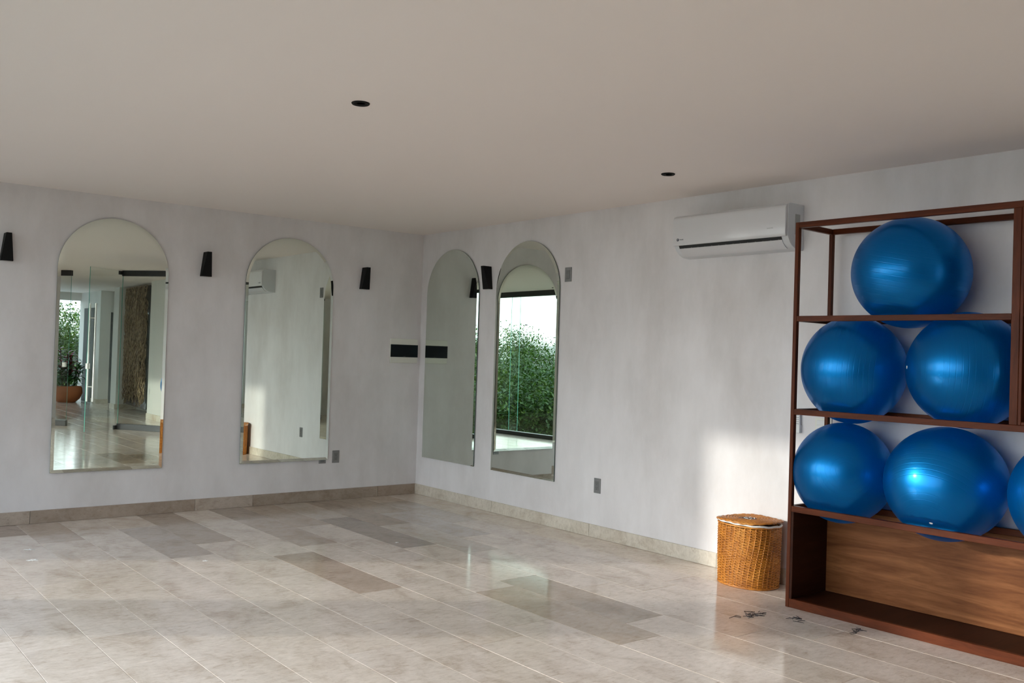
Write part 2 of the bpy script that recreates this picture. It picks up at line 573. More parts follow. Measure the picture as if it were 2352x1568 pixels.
for k in range(-4, 20):
    x1, x0 = -0.03 - TW * k, -0.03 - TW * (k + 1)
    cuts = list(known.get(k, []))
    top = 0.0
    if k < 0:
        top, cuts = -7.56, []
    y = cuts[-1] if cuts else top - random.uniform(0.3, 1.2)
    if not cuts:
        cuts = [y]
    end = -17.25 if x0 > -2.95 else -11.6
    while cuts[-1] - 1.225 > end:
        cuts.append(cuts[-1] - random.choice([1.225, 1.225, 1.225, 0.9, 1.4]))
    cuts.append(end)
    if k == 0:
        x1 = 0.0 if k == 0 else x1
    if k == 19:
        x0 = -5.98
    ys = [top] + cuts
    for i in range(len(ys) - 1):
        g = 0.0010
        if ys[i] - ys[i + 1] < 0.05:
            continue
        col = special.get((k, i))
        if col is None:
            col = random.choice(BROWN) if random.random() < (0.13 if i < 2 else 0.0) else random.choice(LIGHT)
            far = max(0.0, min(1.0, 1.0 + ys[i + 1] / 3.0))
            col = tuple(cc * (1 - 0.05 * far) for cc in col)
        tile_obj([(x0 + g, ys[i + 1] + g), (x1 - g, ys[i + 1] + g), (x1 - g, ys[i] - g), (x0 + g, ys[i] - g)], col)

# skirting: stone lengths
def skirting(name, axis, cuts, cols, label):
    root = thing(name, label, None)
    root['kind'] = 'structure'
    for i in range(len(cuts) - 1):
        a, b = cuts[i], cuts[i + 1]
        lo, hi = min(a, b) + 0.0015, max(a, b) - 0.0015
        m = MB()
        if axis == 'x':
            m.box(lo, hi, -0.015, -0.0005, 0.001, 0.1034)
        else:
            m.box(-0.015, -0.0005, lo, hi, 0.001, 0.1034)
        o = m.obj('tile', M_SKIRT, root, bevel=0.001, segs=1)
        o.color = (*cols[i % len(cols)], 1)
    return root
skirting('baseboard_left', 'x', [-5.80, -4.95, -3.66, -2.33, -1.79, -0.46, -0.015],  # darker stone colours here hold the shade of the side facing off the windows
         [(0.38, 0.305, 0.245), (0.41, 0.34, 0.28), (0.345, 0.275, 0.22), (0.44, 0.37, 0.31), (0.335, 0.27, 0.215), (0.33, 0.26, 0.205)], 'travertine skirting along the left wall, shade painted into its brown tone')
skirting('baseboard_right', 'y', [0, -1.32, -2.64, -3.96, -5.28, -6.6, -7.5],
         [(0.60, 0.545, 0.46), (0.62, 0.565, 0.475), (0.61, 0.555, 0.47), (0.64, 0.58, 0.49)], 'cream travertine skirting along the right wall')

# ------------------------------------------------------------------ window wall (x = XW)
def window_run(name, y0, y1, panes, label):
    root = thing(name, label, None)
    root['kind'] = 'structure'
    MB().box(XW - 0.055, XW + 0.055, y0, y1, H - 0.095, H - 0.001).obj('header', M_BLACKALU, root, bevel=0.003, segs=1)
    MB().box(XW - 0.055, XW + 0.055, y0, y1, 0.0, 0.07).obj('track', M_BLACKALU, root, bevel=0.003, segs=1)
    for i, (a, b, off) in enumerate(panes):
        m = MB()
        m.box(XW + off - 0.005, XW + off + 0.005, a, b, 0.055, H - 0.08)
        m.m = [1, 1, 1, 1, 0, 0]
        o = m.obj('pane', [M_GLASS, M_GLASSEDGE], root)
    for yy in (y0, y1):
        s = 1 if yy == y0 else -1
        MB().box(XW - 0.03, XW + 0.03, min(yy, yy + s * 0.03), max(yy, yy + s * 0.03), 0.07, H - 0.095).obj('jamb', M_BLACKALU, root)
    return root
struct(MB().box(-6.42, XW - 0.06, YB, 0.2, -0.2, -0.03).obj('bounce_ledge_slab', M_TERRACE), 'unseen white ledge outside the window wall, added to bounce light to the ceiling')  # added reflector hidden behind the track, sends daylight up to the ceiling
window_run('window_1', -1.40, 0.0, [(-0.72, -0.02, 0.02), (-1.38, -0.66, -0.02)], 'floor to ceiling glass panes beside the left wall')
struct(MB().box(-5.92, -5.72, YB, -7.60, -0.1, H).obj('wall_window_added', M_WALL), 'unseen plaster wall behind the camera, added to cut the window light')  # added out of view, shortens the glazing to dim the right side
window_run('window_2', -7.60, -2.09, [(-3.18, -2.11, 0.02), (-4.36, -3.10, -0.02), (-5.70, -4.28, 0.02), (-6.95, -5.49, -0.02), (-7.57, -6.87, 0.02)],
           'long run of sliding glass panes in black tracks facing the forest')

# ------------------------------------------------------------------ oblique glass entrance (seen in the left mirror)
part = thing('window_3', 'glass entrance screen with black header and grey floor rails', None)
part['kind'] = 'structure'
T_H, T_O, T_E = 1.03, 2.08, 4.84
for a, b in ((0.0, T_H), (T_O, T_E)):
    MB().seg(P(a), P(b), 0.05, H - 0.095, H - 0.001).obj('header', M_BLACKALU, part)
    MB().seg(P(a), P(b), 0.055, 0.0, 0.10).obj('floor_rail', M_RAILGREY, part, bevel=0.003, segs=1)
    m = MB().seg(P(a + 0.005), P(b - 0.005), 0.01, 0.09, H - 0.08)
    m.m = [1, 1, 0, 1, 0, 1]
    m.obj('pane', [M_GLASS, M_GLASSEDGE], part)
MB().seg(P(T_O + 0.06), P(T_O + 0.12), 0.04, 1.02, 1.10).obj('lock_plate', M_STEEL, part, bevel=0.002, segs=1)
# swung glass door
hp = P(T_H)
dd = Vector((-0.793, 0.609))
dn = Vector((0.609, 0.793))
door = thing('door_1', 'frameless glass door standing open with long steel pull handles', None)
door['kind'] = 'structure'
m = MB().seg(hp, hp + dd * 0.83, 0.012, 0.012, H - 0.012)
m.m = [1, 1, 0, 1, 0, 1]
m.obj('door_leaf', [M_GLASS, M_GLASSEDGE], door)
for z0, z1 in ((0.004, 0.07), (H - 0.075, H - 0.012)):
    MB().seg(hp + dd * 0.0, hp + dd * 0.10, 0.035, z0, z1).obj('pivot_patch', M_BLACKALU, door, bevel=0.003, segs=1)
hc = hp + dd * 0.73
hd = MB()
for s in (-1, 1):
    q = hc + dn * 0.055 * s
    hd.tube([(q.x, q.y, 0.50), (q.x, q.y, 2.10)], 0.016, 12)
for z in (0.74, 1.86):
    a, b = hc - dn * 0.055, hc + dn * 0.055
    hd.tube([(a.x, a.y, z), (b.x, b.y, z)], 0.009, 8)
hd.obj('handle', M_STEEL, door, smooth=True)
MB().seg(hp + dd * 0.775, hp + dd * 0.835, 0.04, 1.03, 1.12).obj('lock', M_STEEL, door, bevel=0.002, segs=1)

# lobby beyond the glass
struct(MB().slab([(0.2, -7.55), (0.2, -7.75), (0.5, -7.75), (0.60, -10.62), (1.4, -10.62), (1.4, -7.55)][::-1], -0.1, H).obj('wall_lobby_east', M_LOBBYWALL), 'white lobby wall just past the glass entrance')
struct(MB().box(1.25, 1.45, -15.4, -10.62, -0.1, H).obj('wall_lobby_recess', M_LOBBYWALL), 'white wall behind the woven vine screen')
struct(MB().box(0.80, 1.25, -13.75, -13.40, 0, H).obj('trim_1', M_LOBBYWALL), 'white lobby pier beside the vine screen')
struct(MB().box(0.95, 1.19, -17.2, -15.38, -0.1, H).obj('wall_lobby_north', M_LOBBYWALL), 'white lobby wall block with dark doorway')
struct(MB().box(1.19, 1.45, -15.62, -15.55, -0.0, 2.2).obj('door_2', M_DARKGLASS), 'dark door at the end of the lobby')
struct(MB().box(1.19, 1.45, -15.62, -15.42, 2.2, H).obj('trim_2', M_LOBBYWALL), 'white panel above the dark lobby door')
struct(MB().box(0.935, 0.95, -16.75, -15.85, 0.0, 2.30).obj('door_3', M_BLACK, bevel=0.003, segs=1), 'dark door in the side of the lobby wall block')
def lobby_skirt(n_, pts, lab):
    root = thing(n_, lab, None)
    root['kind'] = 'structure'
    for a, b in zip(pts[:-1], pts[1:]):
        o = MB().seg(a, b, 0.03, 0.0005, 0.11).obj('tile', M_SKIRT, root)
        o.color = (0.62, 0.55, 0.45, 1)
lobby_skirt('baseboard_lobby_east', [(0.492, -7.78), (0.545, -9.3), (0.592, -10.6)], 'cream skirting under the white lobby wall')
lobby_skirt('baseboard_lobby_pier', [(0.79, -13.75), (0.79, -13.39), (1.25, -13.39)], 'cream skirting round the lobby pier')
lobby_skirt('baseboard_lobby_north', [(0.935, -15.85), (0.935, -15.37), (1.19, -15.37)], 'cream skirting round the lobby wall block')
def glass_wall(name, a, b, n_, label):
    root = thing(name, label, None)
    root['kind'] = 'structure'
    a, b = Vector(a), Vector(b)
    MB().seg(a, b, 0.12, 2.50, H - 0.001).obj('header', M_LOBBYWALL, root)
    MB().seg(a, b, 0.08, 0, 0.05).obj('track', M_BLACKALU, root)
    for i in range(n_):
        p, q = a.lerp(b, (i + 0.004) / n_), a.lerp(b, (i + 0.996) / n_)
        m_ = MB().seg(p, q, 0.01, 0.05, 2.50)
        m_.m = [1, 1, 0, 1, 0, 1]
        m_.obj('pane', [M_GLASS, M_GLASSEDGE], root)
glass_wall('window_4', (-2.84, -17.2), (0.95, -17.2), 4, 'glass wall at the far end of the lobby')
struct(MB().box(-6.02, -2.80, YB - 0.2, YB, -0.1, H).obj('wall_back', M_WALL), 'plaster wall behind the camera')
struct(MB().box(-3.0, -2.84, -17.2, -11.7, -0.1, H).obj('wall_lobby_west_added', M_LOBBYWALL), 'unseen white side wall, made solid to darken the lobby')  # out of view, solid instead of glass to keep the lobby dim
struct(MB().box(-5.0, 3.5, -20.5, -17.3, -0.15, -0.02).obj('terrace_slab', M_TERRACE), 'sunlit white terrace outside the lobby')

# woven vine screen: three hung panels
random.seed(4)
screen = thing('vine_screen', 'tall screen of three brown twisted vine panels hanging in the lobby', 'screen', (0, 0, 0))
sa, sb = Vector((0.74, -11.25)), Vector((0.93, -13.25))
sd = (sb - sa).normalized()
sn = Vector((-sd.y, sd.x))
if sn.x > 0:
    sn = -sn
MB().seg(sa - sn * 0.05, sb - sn * 0.05, 0.03, 0.13, 2.66).obj('backing_panel', M_DARKGLASS, screen)
L = (sb - sa).length
for pi, (a0, a1, zlo, zhi) in enumerate([(0.02, 0.36, 0.16, 2.66), (0.39, 0.70, 0.18, 2.66), (0.73, 0.98, 0.15, 2.66)]):
    vb = MB()
    for q in range(190):
        u0 = random.uniform(a0, a1) * L
        z = random.uniform(zlo, zhi - 0.3)
        ln = random.uniform(0.3, 0.9)
        amp, ph = random.uniform(0.02, 0.10), random.uniform(0, 6.28)
        pts = []
        for s in range(12):
            w = s / 11
            u = u0 + amp * math.sin(ph + w * 7) + 0.03 * math.sin(ph * 2 + w * 17)
            u = max(a0 * L, min(a1 * L, u))
            off = 0.02 + 0.03 * math.sin(ph + w * 5) + random.uniform(-0.006, 0.006)
            zz = min(zhi, max(zlo, z + ln * w + 0.03 * math.cos(ph + w * 9)))
            b2 = sa + sd * u + sn * off
            pts.append((b2.x, b2.y, zz))
        vb.tube(pts, random.uniform(0.005, 0.011), 4)
    vb.obj('vine_panel', M_VINE, screen, smooth='all')

# potted plants in the lobby
def blade(mb, base, az, el, ln, w, droop, mi=0, segs=6):
    d = Vector((math.cos(az), math.sin(az), 0))
    side = Vector((-math.sin(az), math.cos(az), 0))
    p = Vector(base)
    ang = el
    vs, fs = [], []
    for i in range(segs + 1):
        t = i / segs
        ww = w * math.sin(math.pi * (0.12 + 0.88 * t)) ** 0.8 if i < segs else 0.001
        c = p + Vector((0, 0, 0.004))
        vs += [p - side * ww / 2, c, p + side * ww / 2]
        p = p + (d * math.cos(ang) + Vector((0, 0, math.sin(ang)))) * ln / segs
        ang -= droop / segs
    for i in range(segs):
        a = i * 3
        fs += [(a, a + 1, a + 4, a + 3), (a + 1, a + 2, a + 5, a + 4)]
    mb.add(vs, fs, mi)
random.seed(9)
pot = thing('potted_cordyline', 'red and green leafy plant in a round terracotta bowl by the lobby window', 'potted plant', (0.45, -16.15, 0))
MB().lathe([(0.20, 0), (0.30, 0.09), (0.355, 0.22), (0.345, 0.34), (0.315, 0.39), (0.29, 0.39), (0.29, 0.35), (0.0, 0.35)], 40).obj('pot', M_TERRA, pot, smooth=True)
MB().lathe([(0.285, 0.33), (0.0, 0.36)], 24).obj('soil', M_SOIL, pot)
st, g, rd = MB(), MB(), MB()
for q in range(9):
    a, r_ = random.uniform(0, 6.28), random.uniform(0.02, 0.2)
    h_ = random.uniform(0.35, 0.95)
    bx, by = r_ * math.cos(a), r_ * math.sin(a)
    tx, ty = bx * 1.7, by * 1.7
    st.tube([(bx, by, 0.34), ((bx + tx) / 2, (by + ty) / 2, 0.34 + h_ * 0.5), (tx, ty, 0.34 + h_)], 0.012, 6)
    tgt = rd if h_ > 0.55 else g
    for w in range(24):
        zz = 0.34 + h_ * (0.35 + 0.65 * w / 23)
        fr = (zz - 0.34) / h_
        blade(tgt if random.random() < 0.75 else g, (bx + (tx - bx) * fr, by + (ty - by) * fr, zz), w * 2.4 + random.random(), random.uniform(0.2, 1.1), random.uniform(0.22, 0.40), 0.055, 1.3)
for q in range(90):
    a, r_ = random.uniform(0, 6.28), random.uniform(0.0, 0.26)
    blade(g, (r_ * math.cos(a), r_ * math.sin(a), random.uniform(0.36, 0.62)), a + random.uniform(-0.8, 0.8), random.uniform(0.2, 1.2), random.uniform(0.16, 0.32), 0.05, 1.4)
st.obj('stems', M_BARK, pot)
tag(g.obj('green_leaves', M_GREENLEAF, pot), 'green lower leaves')
tag(rd.obj('red_leaves', M_REDLEAF, pot), 'dark red upper leaves')
yp = thing('potted_dracaena', 'spiky dark leaved plant in a tall dark brown planter by the entrance screen', 'potted plant', (-1.33, -10.75, 0))
MB().lathe([(0.17, 0), (0.22, 0.3), (0.245, 0.60), (0.225, 0.60), (0.215, 0.55), (0, 0.55)], 32).obj('planter', M_BROWNPOT, yp, smooth=True)
MB().lathe([(0.205, 0.54), (0, 0.56)], 24).obj('soil', M_SOIL, yp)
lf = MB()
for q in range(110):
    a = random.uniform(0, 6.28)
    blade(lf, (0.05 * math.cos(a), 0.05 * math.sin(a), random.uniform(0.56, 0.90)), a, random.uniform(-0.1, 1.35), random.uniform(0.30, 0.48), 0.022, random.uniform(0.4, 1.2))
lf.obj('spiky_leaves', M_DARKLEAF, yp)

# ------------------------------------------------------------------ arched mirrors
def arch(w, h, inset, n_=40):
    r_ = w / 2 - inset
    pts = [(-r_, inset), (r_, inset)]
    cz = h - w / 2
    for i in range(n_ + 1):
        a = math.pi * i / n_
        pts.append((r_ * math.cos(a), cz + r_ * math.sin(a)))
    return pts
MW, MH = 0.893, 2.113
def make_mirror():
    t = thing('arched_mirror', 'x', 'mirror')
    bw, yb, ye, yf = 0.026, -0.008, -0.0150, -0.0178
    o0, o1 = arch(MW, MH, 0.0), arch(MW, MH, bw)
    k = len(o0)
    g = MB()
    vs = [(x, yb, z) for x, z in o0] + [(x, ye, z) for x, z in o0] + [(x, yf, z) for x, z in o1]
    fs = [tuple(range(2 * k, 3 * k)), tuple(range(k))]
    mi = [0, 1]
    for i in range(k):
        j = (i + 1) % k
        fs.append((i, j, j + k, i + k)); mi.append(1)
        fs.append((i + k, j + k, j + 2 * k, i + 2 * k)); mi.append(0)
    g.add(vs, fs)
    g.m = mi
    g.obj('mirror_glass', [M_MIRROR, M_MIRROREDGE], t)
    bb = arch(MW, MH, 0.02)
    bk = MB()
    k = len(bb)
    bk.add([(x, -0.0005 if False else -0.0065, z) for x, z in bb] + [(x, yb, z) for x, z in bb],
           [tuple(range(k)), tuple(range(k, 2 * k))] + [(i, (i + 1) % k, (i + 1) % k + k, i + k) for i in range(k)])
    bk.obj('backing_board', M_BACKING, t)
    for x in (-0.25, 0.25):
        MB().box(x - 0.03, x + 0.03, -0.0065, -0.0002, 0.3, 1.5).obj('wall_mount', M_BACKING, t)
    return t
mir = make_mirror()
specs = [((-3.082, 0, 0.397), 0, 'arched mirror with slanted glass edge reflecting the glass entrance and lobby plants'),
         ((-1.486, 0, 0.397), 0, 'arched mirror with slanted glass edge reflecting the air conditioner and the wicker basket'),
         ((0, -0.572, 0.393), -math.pi / 2, 'arched mirror in the corner reflecting the fuse box and plain wall'),
         ((0, -1.737, 0.393), -math.pi / 2, 'arched mirror with slanted glass edge reflecting a second mirror with forest and sky')]
for i, (loc, rz, lab) in enumerate(specs):
    t = mir if i == 0 else copy_tree(mir)
    t.location = loc
    t.rotation_euler = (0, 0, rz)
    tag(t, lab, 'mirror', 'arched wall mirrors')
    if i == 1:
        t.rotation_euler = (-0.0024, 0, 0)
        t.location.y = -0.0052

# ------------------------------------------------------------------ wall sconces
def make_sconce():
    t = thing('wall_sconce', 'x', 'wall lamp')
    wt, wb, dt, db, h_ = 0.040, 0.093, 0.100, 0.047, 0.217
    z0, z1 = -h_ / 2, h_ / 2
    vs = [(-wb / 2, 0, z0), (wb / 2, 0, z0), (wb / 2, -db, z0), (-wb / 2, -db, z0), (-wt / 2, 0, z1), (wt / 2, 0, z1), (wt / 2, -dt, z1), (-wt / 2, -dt, z1)]
    MB().add(vs, [(0, 1, 2, 3), (7, 6, 5, 4), (0, 4, 5, 1), (1, 5, 6, 2), (2, 6, 7, 3), (3, 7, 4, 0)]).obj('shade', M_BLACK, t, bevel=0.0018, segs=2)
    MB().box(-wt / 2 + 0.005, wt / 2 - 0.005, -dt + 0.006, -0.006, z1 + 0.0002, z1 + 0.001).obj('top_diffuser', M_LENS, t)
    MB().box(-wb / 2 + 0.01, wb / 2 - 0.01, -db + 0.008, -0.008, z0 - 0.001, z0 - 0.0002).obj('bottom_diffuser', M_LENS, t)
    return t
sc0 = make_sconce()
for i, (loc, rz, lab) in enumerate([((-3.904, -0.0006, 2.193), 0, 'black tapered wall lamp left of the mirror reflecting the lobby'),
                                    ((-2.311, -0.0006, 2.193), 0, 'black tapered wall lamp between the two mirrors on the left wall'),
                                    ((-0.699, -0.0006, 2.190), 0, 'black tapered wall lamp above and left of the fuse box'),
                                    ((-0.0006, -1.169, 2.198), -math.pi / 2, 'black tapered wall lamp between the two mirrors near the corner')]):
    t = sc0 if i == 0 else copy_tree(sc0)
    t.location = loc
    t.rotation_euler = (0, 0, rz)
    tag(t, lab, 'wall lamp', 'black wall lamps')

# ------------------------------------------------------------------ electrical plates
def make_outlet():
    t = thing('wall_outlet', 'x', 'outlet')
    MB().box(-0.038, 0.038, -0.006, -0.0003, -0.061, 0.061).obj('cover_plate', M_PLATE, t, bevel=0.002)
    MB().box(-0.022, 0.022, -0.0085, -0.0055, -0.037, 0.037).obj('receptacle', M_PLATEIN, t, bevel=0.0012, segs=1)
    sl = MB()
    for zc in (0.018, -0.018):
        sl.box(-0.0085, -0.0062, -0.0088, -0.0084, zc - 0.001, zc + 0.008)
        sl.box(0.0062, 0.0085, -0.0088, -0.0084, zc - 0.001, zc + 0.008)
        sl.box(-0.0028, 0.0028, -0.0088, -0.0084, zc - 0.011, zc - 0.006)
    sl.obj('slots', M_DARKSLOT, t)
    return t
ou = make_outlet()
for i, (loc, rz, lab) in enumerate([((-0.943, 0, 0.422), 0, 'grey double outlet on the left wall beside the mirror foot'),
                                    ((0, -2.712, 0.425), -math.pi / 2, 'grey double outlet low on the right wall by the skirting')]):
    t = ou if i == 0 else copy_tree(ou)
    t.location = loc
    t.rotation_euler = (0, 0, rz)
    tag(t, lab, 'outlet', 'grey outlets')
t = thing('wall_outlet', 'grey wall plate mostly hidden under the mirror bottom edge', 'outlet', (-1.088, 0, 0.422), 0)
MB().box(-0.038, 0.038, -0.006, -0.0003, -0.061, 0.061).obj('cover_plate', M_PLATE, t, bevel=0.002)
MB().box(-0.022, 0.022, -0.0063, -0.0055, -0.049, 0.037).obj('insert', M_PLATEIN, t)
t = thing('light_switch', 'grey single rocker switch beside the mirror high on the right wall', 'light switch', (0, -2.278, 2.179), -math.pi / 2)
MB().box(-0.041, 0.041, -0.007, -0.0003, -0.062, 0.062).obj('cover_plate', M_PLATE, t, bevel=0.002)
MB().box(-0.023, 0.023, -0.010, -0.0065, -0.037, 0.037).obj('rocker', M_PLATEIN, t, bevel=0.0015, segs=1)

t = thing('fuse_box', 'white fuse box with smoked door on the left wall at the corner', 'fuse box', (-0.206, 0, 1.480), 0)
MB().box(-0.164, 0.164, -0.022, -0.0003, -0.124, 0.124).obj('housing', M_CREAM, t, bevel=0.004)
MB().box(-0.1645, 0.1645, -0.0265, -0.0215, -0.064, 0.064).obj('smoked_door', M_SMOKE, t, bevel=0.0015, segs=1)
MB().box(-0.012, 0.012, -0.028, -0.0262, -0.063, -0.054).obj('catch', M_DARKSLOT, t)

t = thing('light_switch', 'white triple rocker switch behind the wooden rack', 'light switch', (0, -4.785, 1.068), -math.pi / 2)
MB().box(-0.060, 0.060, -0.008, -0.0003, -0.060, 0.060).obj('cover_plate', M_CREAM, t, bevel=0.002)
for k in range(3):
    MB().box(-0.046, 0.046, -0.0105, -0.0075, -0.047 + k * 0.032, -0.018 + k * 0.032).obj('rocker', M_WHITEPL, t, bevel=0.0012, segs=1)
t = thing('remote_control', 'white air conditioner remote in a wall holder behind the rack post', 'remote control', (0, -4.595, 1.09), -math.pi / 2)
MB().box(-0.025, 0.025, -0.027, -0.010, -0.062, 0.085).obj('body', M_WHITEPL, t, bevel=0.004)
MB().box(-0.029, 0.029, -0.031, -0.0003, -0.072, -0.018).obj('holder', M_WHITEPL, t, bevel=0.003)
MB().box(-0.019, 0.019, -0.0276, -0.0268, 0.045, 0.078).obj('display', M_PRINTGREY, t)
bt = MB()
for r_ in range(4):
    for c_ in range(3):
        bt.box(-0.018 + c_ * 0.0135, -0.009 + c_ * 0.0135, -0.0278, -0.0268, -0.013 + r_ * 0.0135, -0.007 + r_ * 0.0135)
bt.obj('buttons', M_PRINTGREY, t)

# ------------------------------------------------------------------ recessed ceiling lamps
def make_down():
    t = thing('recessed_downlight', 'x', 'ceiling lamp')
    MB().lathe([(0.030, -0.0005), (0.034, -0.006), (0.042, -0.008), (0.0455, -0.004), (0.0455, -0.0005)], 40).obj('trim_ring', M_BLACK, t, smooth=True)
    MB().lathe([(0.0, -0.0022), (0.028, -0.0022), (0.0285, -0.0004)], 32).obj('lens', M_LENS, t, smooth=True)
    MB().lathe([(0.0215, -0.0024), (0.0235, -0.0045), (0.0265, -0.0045), (0.0285, -0.0024)], 32).obj('inner_ring', M_BLACK, t, smooth=True)
    return t
dl = make_down()
for i, (x, y, lab) in enumerate([(-3.108, -4.134, 'black ringed recessed ceiling lamp in the middle of the ceiling'),
                                 (-0.764, -4.067, 'black ringed recessed ceiling lamp nearest the air conditioner'),
                                 (-5.45, -4.10, 'black ringed recessed ceiling lamp next to the window wall, seen in the mirror')]):
    t = dl if i == 0 else copy_tree(dl)
    t.location = (x, y, H)
    tag(t, lab, 'ceiling lamp', 'recessed ceiling lamps')

# ------------------------------------------------------------------ air conditioner
# local frame: X along the wall to the right (-y world), Y into the wall (+x world)
ac = thing('air_conditioner', 'white split air conditioner high on the right wall', 'air conditioner', (0, -4.107, 2.228), -math.pi / 2)
LH = 0.4875
def extrude(prof, x0, x1):
    k = len(prof)
    m_ = MB()
    m_.add([(x0, y, z) for y, z in prof] + [(x1, y, z) for y, z in prof],
           [tuple(range(k - 1, -1, -1)), tuple(range(k, 2 * k))] + [(i, (i + 1) % k, (i + 1) % k + k, i + k) for i in range(k)])
    return m_
arc = [(-0.165, 0.063), (-0.150, 0.043), (-0.128, 0.024), (-0.098, 0.010), (-0.065, 0.003)]
bodyp = [(-0.0003, 0.0), (-0.0003, 0.304), (-0.150, 0.304), (-0.170, 0.298), (-0.176, 0.285), (-0.176, 0.085)] + arc
extrude(bodyp, -LH, LH).obj('body', M_ACSIDE, ac, smooth=True, bevel=0.002, segs=1)
fp = [(-0.1765, 0.293), (-0.186, 0.290), (-0.1955, 0.278), (-0.1985, 0.262), (-0.1985, 0.100), (-0.196, 0.086), (-0.188, 0.080), (-0.1765, 0.084)]
extrude(fp, -LH + 0.001, LH - 0.006).obj('front_panel', M_ACPANEL, ac, smooth=True, bevel=0.003, segs=2)
slot = [(-0.1772, 0.083), (-0.1772, 0.077), (-0.1665, 0.0615), (-0.158, 0.052), (-0.150, 0.056), (-0.16, 0.083)]
extrude(slot, -LH + 0.045, LH - 0.05).obj('air_outlet', M_DARKSLOT, ac)
for q in range(14):
    fin = MB()
    xq = -LH + 0.08 + q * 0.062
    fin.add([(xq, -0.1776, 0.081), (xq + 0.004, -0.1776, 0.081), (xq + 0.018, -0.1662, 0.060), (xq + 0.012, -0.1662, 0.060)], [(0, 1, 2, 3)])
    fin.obj('outlet_fin', M_PRINTGREY, ac)
def off(pts, d):
    res_ = []
    for i, (y, z) in enumerate(pts):
        a, b = pts[max(i - 1, 0)], pts[min(i + 1, len(pts) - 1)]
        t_ = Vector((b[0] - a[0], b[1] - a[1])).normalized()
        res_.append((y - (-t_.y) * -d * -1 if False else y + t_.y * d, z - t_.x * d))
    return res_
la = [(-0.1665, 0.062), (-0.152, 0.0425), (-0.130, 0.023), (-0.104, 0.0105)]
outer = off(la, 0.004)
inner = off(la, 0.0005)
extrude(outer + inner[::-1], -LH + 0.045, LH - 0.05).obj('louver', M_ACPANEL, ac, smooth=True)
MB().box(-LH + 0.05, LH - 0.055, -0.1035, -0.1020, 0.0085, 0.0105).obj('louver_gap', M_PRINTGREY, ac)
MB().box(LH + 0.0002, LH + 0.0012, -0.100, -0.045, 0.10, 0.235).obj('rating_label', M_LABELGREY, ac)
MB().lathe([(0.0, 0.0), (0.010, 0.0), (0.010, 0.0008), (0.0, 0.0008)], 24, mat=Matrix.Rotation(R(90), 4, 'X'), c=(-LH + 0.052, -0.1987, 0.122)).obj('logo_disc', M_PRINTDARK, ac)
lg = MB()
lg.box(-LH + 0.0505, -LH + 0.0535, -0.2000, -0.1994, 0.116, 0.128)
lg.box(-LH + 0.047, -LH + 0.057, -0.2000, -0.1994, 0.124, 0.1265)
lg.obj('logo_mark', M_ACPANEL, ac)
def text_obj(name, body, size, mat, parent, loc, rot):
    cu = bpy.data.curves.new(name, 'FONT')
    cu.body = body
    cu.size = size
    cu.extrude = 0.0002
    cu.align_x, cu.align_y = 'CENTER', 'CENTER'
    tmp = bpy.data.objects.new(name + '_tmp', cu)
    C.objects.link(tmp)
    bpy.context.view_layer.update()
    me = bpy.data.meshes.new_from_object(tmp.evaluated_get(bpy.context.evaluated_depsgraph_get()))
    bpy.data.objects.remove(tmp)
    me.materials.clear()
    me.materials.append(mat)
    o = bpy.data.objects.new(name, me)
    C.objects.link(o)
    o.parent = parent
    o.location = loc
    o.rotation_euler = rot
    return o
text_obj('maker_lettering', 'TRANE', 0.012, M_PRINTDARK, ac, (-LH + 0.086, -0.1989, 0.122), (R(90), 0, 0))
text_obj('inverter_lettering', 'INVERTER', 0.011, M_PRINTGREY, ac, (LH - 0.125, -0.1989, 0.140), (R(90), 0, 0))

# ------------------------------------------------------------------ wooden rack
RK = Vector((-0.484, -4.863, 0))
rz = math.atan2(-0.999, 0.033)
rack = thing('storage_rack', 'tall dark red wooden rack filled with blue exercise balls', 'rack', RK, rz)
RL, RD, TOP = 1.83, 0.415, 2.338
def part_box(name, mat, *b, bev=0.0018, parent=rack):
    return MB().box(*b).obj(name, mat, parent, bevel=bev, segs=1)
for s0, s1, zb in ((0, 0.024, 0.0), (RL - 0.024, RL, 0.0)):
    part_box('front_post', M_WOOD_Z, s0, s1, 0, 0.030, zb, TOP)
    part_box('back_post', M_WOOD_Z, s0, s1, RD - 0.03, RD, zb, TOP)
part_box('middle_post', M_WOOD_Z, 1.262, 1.302, 0.0, 0.030, 1.2005, 2.3035)
part_box('middle_post', M_WOOD_Z, 1.262, 1.302, RD - 0.03, RD, 1.2005, 2.3035)
levels = [(2.304, TOP, RL - 0.0242), (1.733, 1.766, 1.2618), (1.166, 1.200, RL - 0.0242), (0.577, 0.613, RL - 0.0242)]
for z0, z1, s1 in levels:
    part_box('front_rail', M_WOOD_X, 0.0242, s1, 0.0004, 0.030, z0, z1)
    part_box('back_rail', M_WOOD_X, 0.0242, s1, RD - 0.030, RD - 0.0004, z0, z1)
    part_box('side_rail', M_WOOD_Y, 0.0004, 0.0236, 0.0302, RD - 0.0302, z0, z1)
    part_box('side_rail', M_WOOD_Y, RL - 0.0236, RL - 0.0004, 0.0302, RD - 0.0302, z0, z1)
part_box('side_rail', M_WOOD_Y, 1.264, 1.300, 0.0302, RD - 0.0302, 1.733, 1.766)
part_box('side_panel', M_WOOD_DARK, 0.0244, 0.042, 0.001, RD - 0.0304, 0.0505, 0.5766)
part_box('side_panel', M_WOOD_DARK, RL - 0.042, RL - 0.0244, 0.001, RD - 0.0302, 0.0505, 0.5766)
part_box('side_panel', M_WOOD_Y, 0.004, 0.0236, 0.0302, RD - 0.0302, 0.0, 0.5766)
part_box('bottom_board', M_WOOD_DARK, 0.0244, RL - 0.0244, 0.0262, RD - 0.0162, 0.012, 0.050)
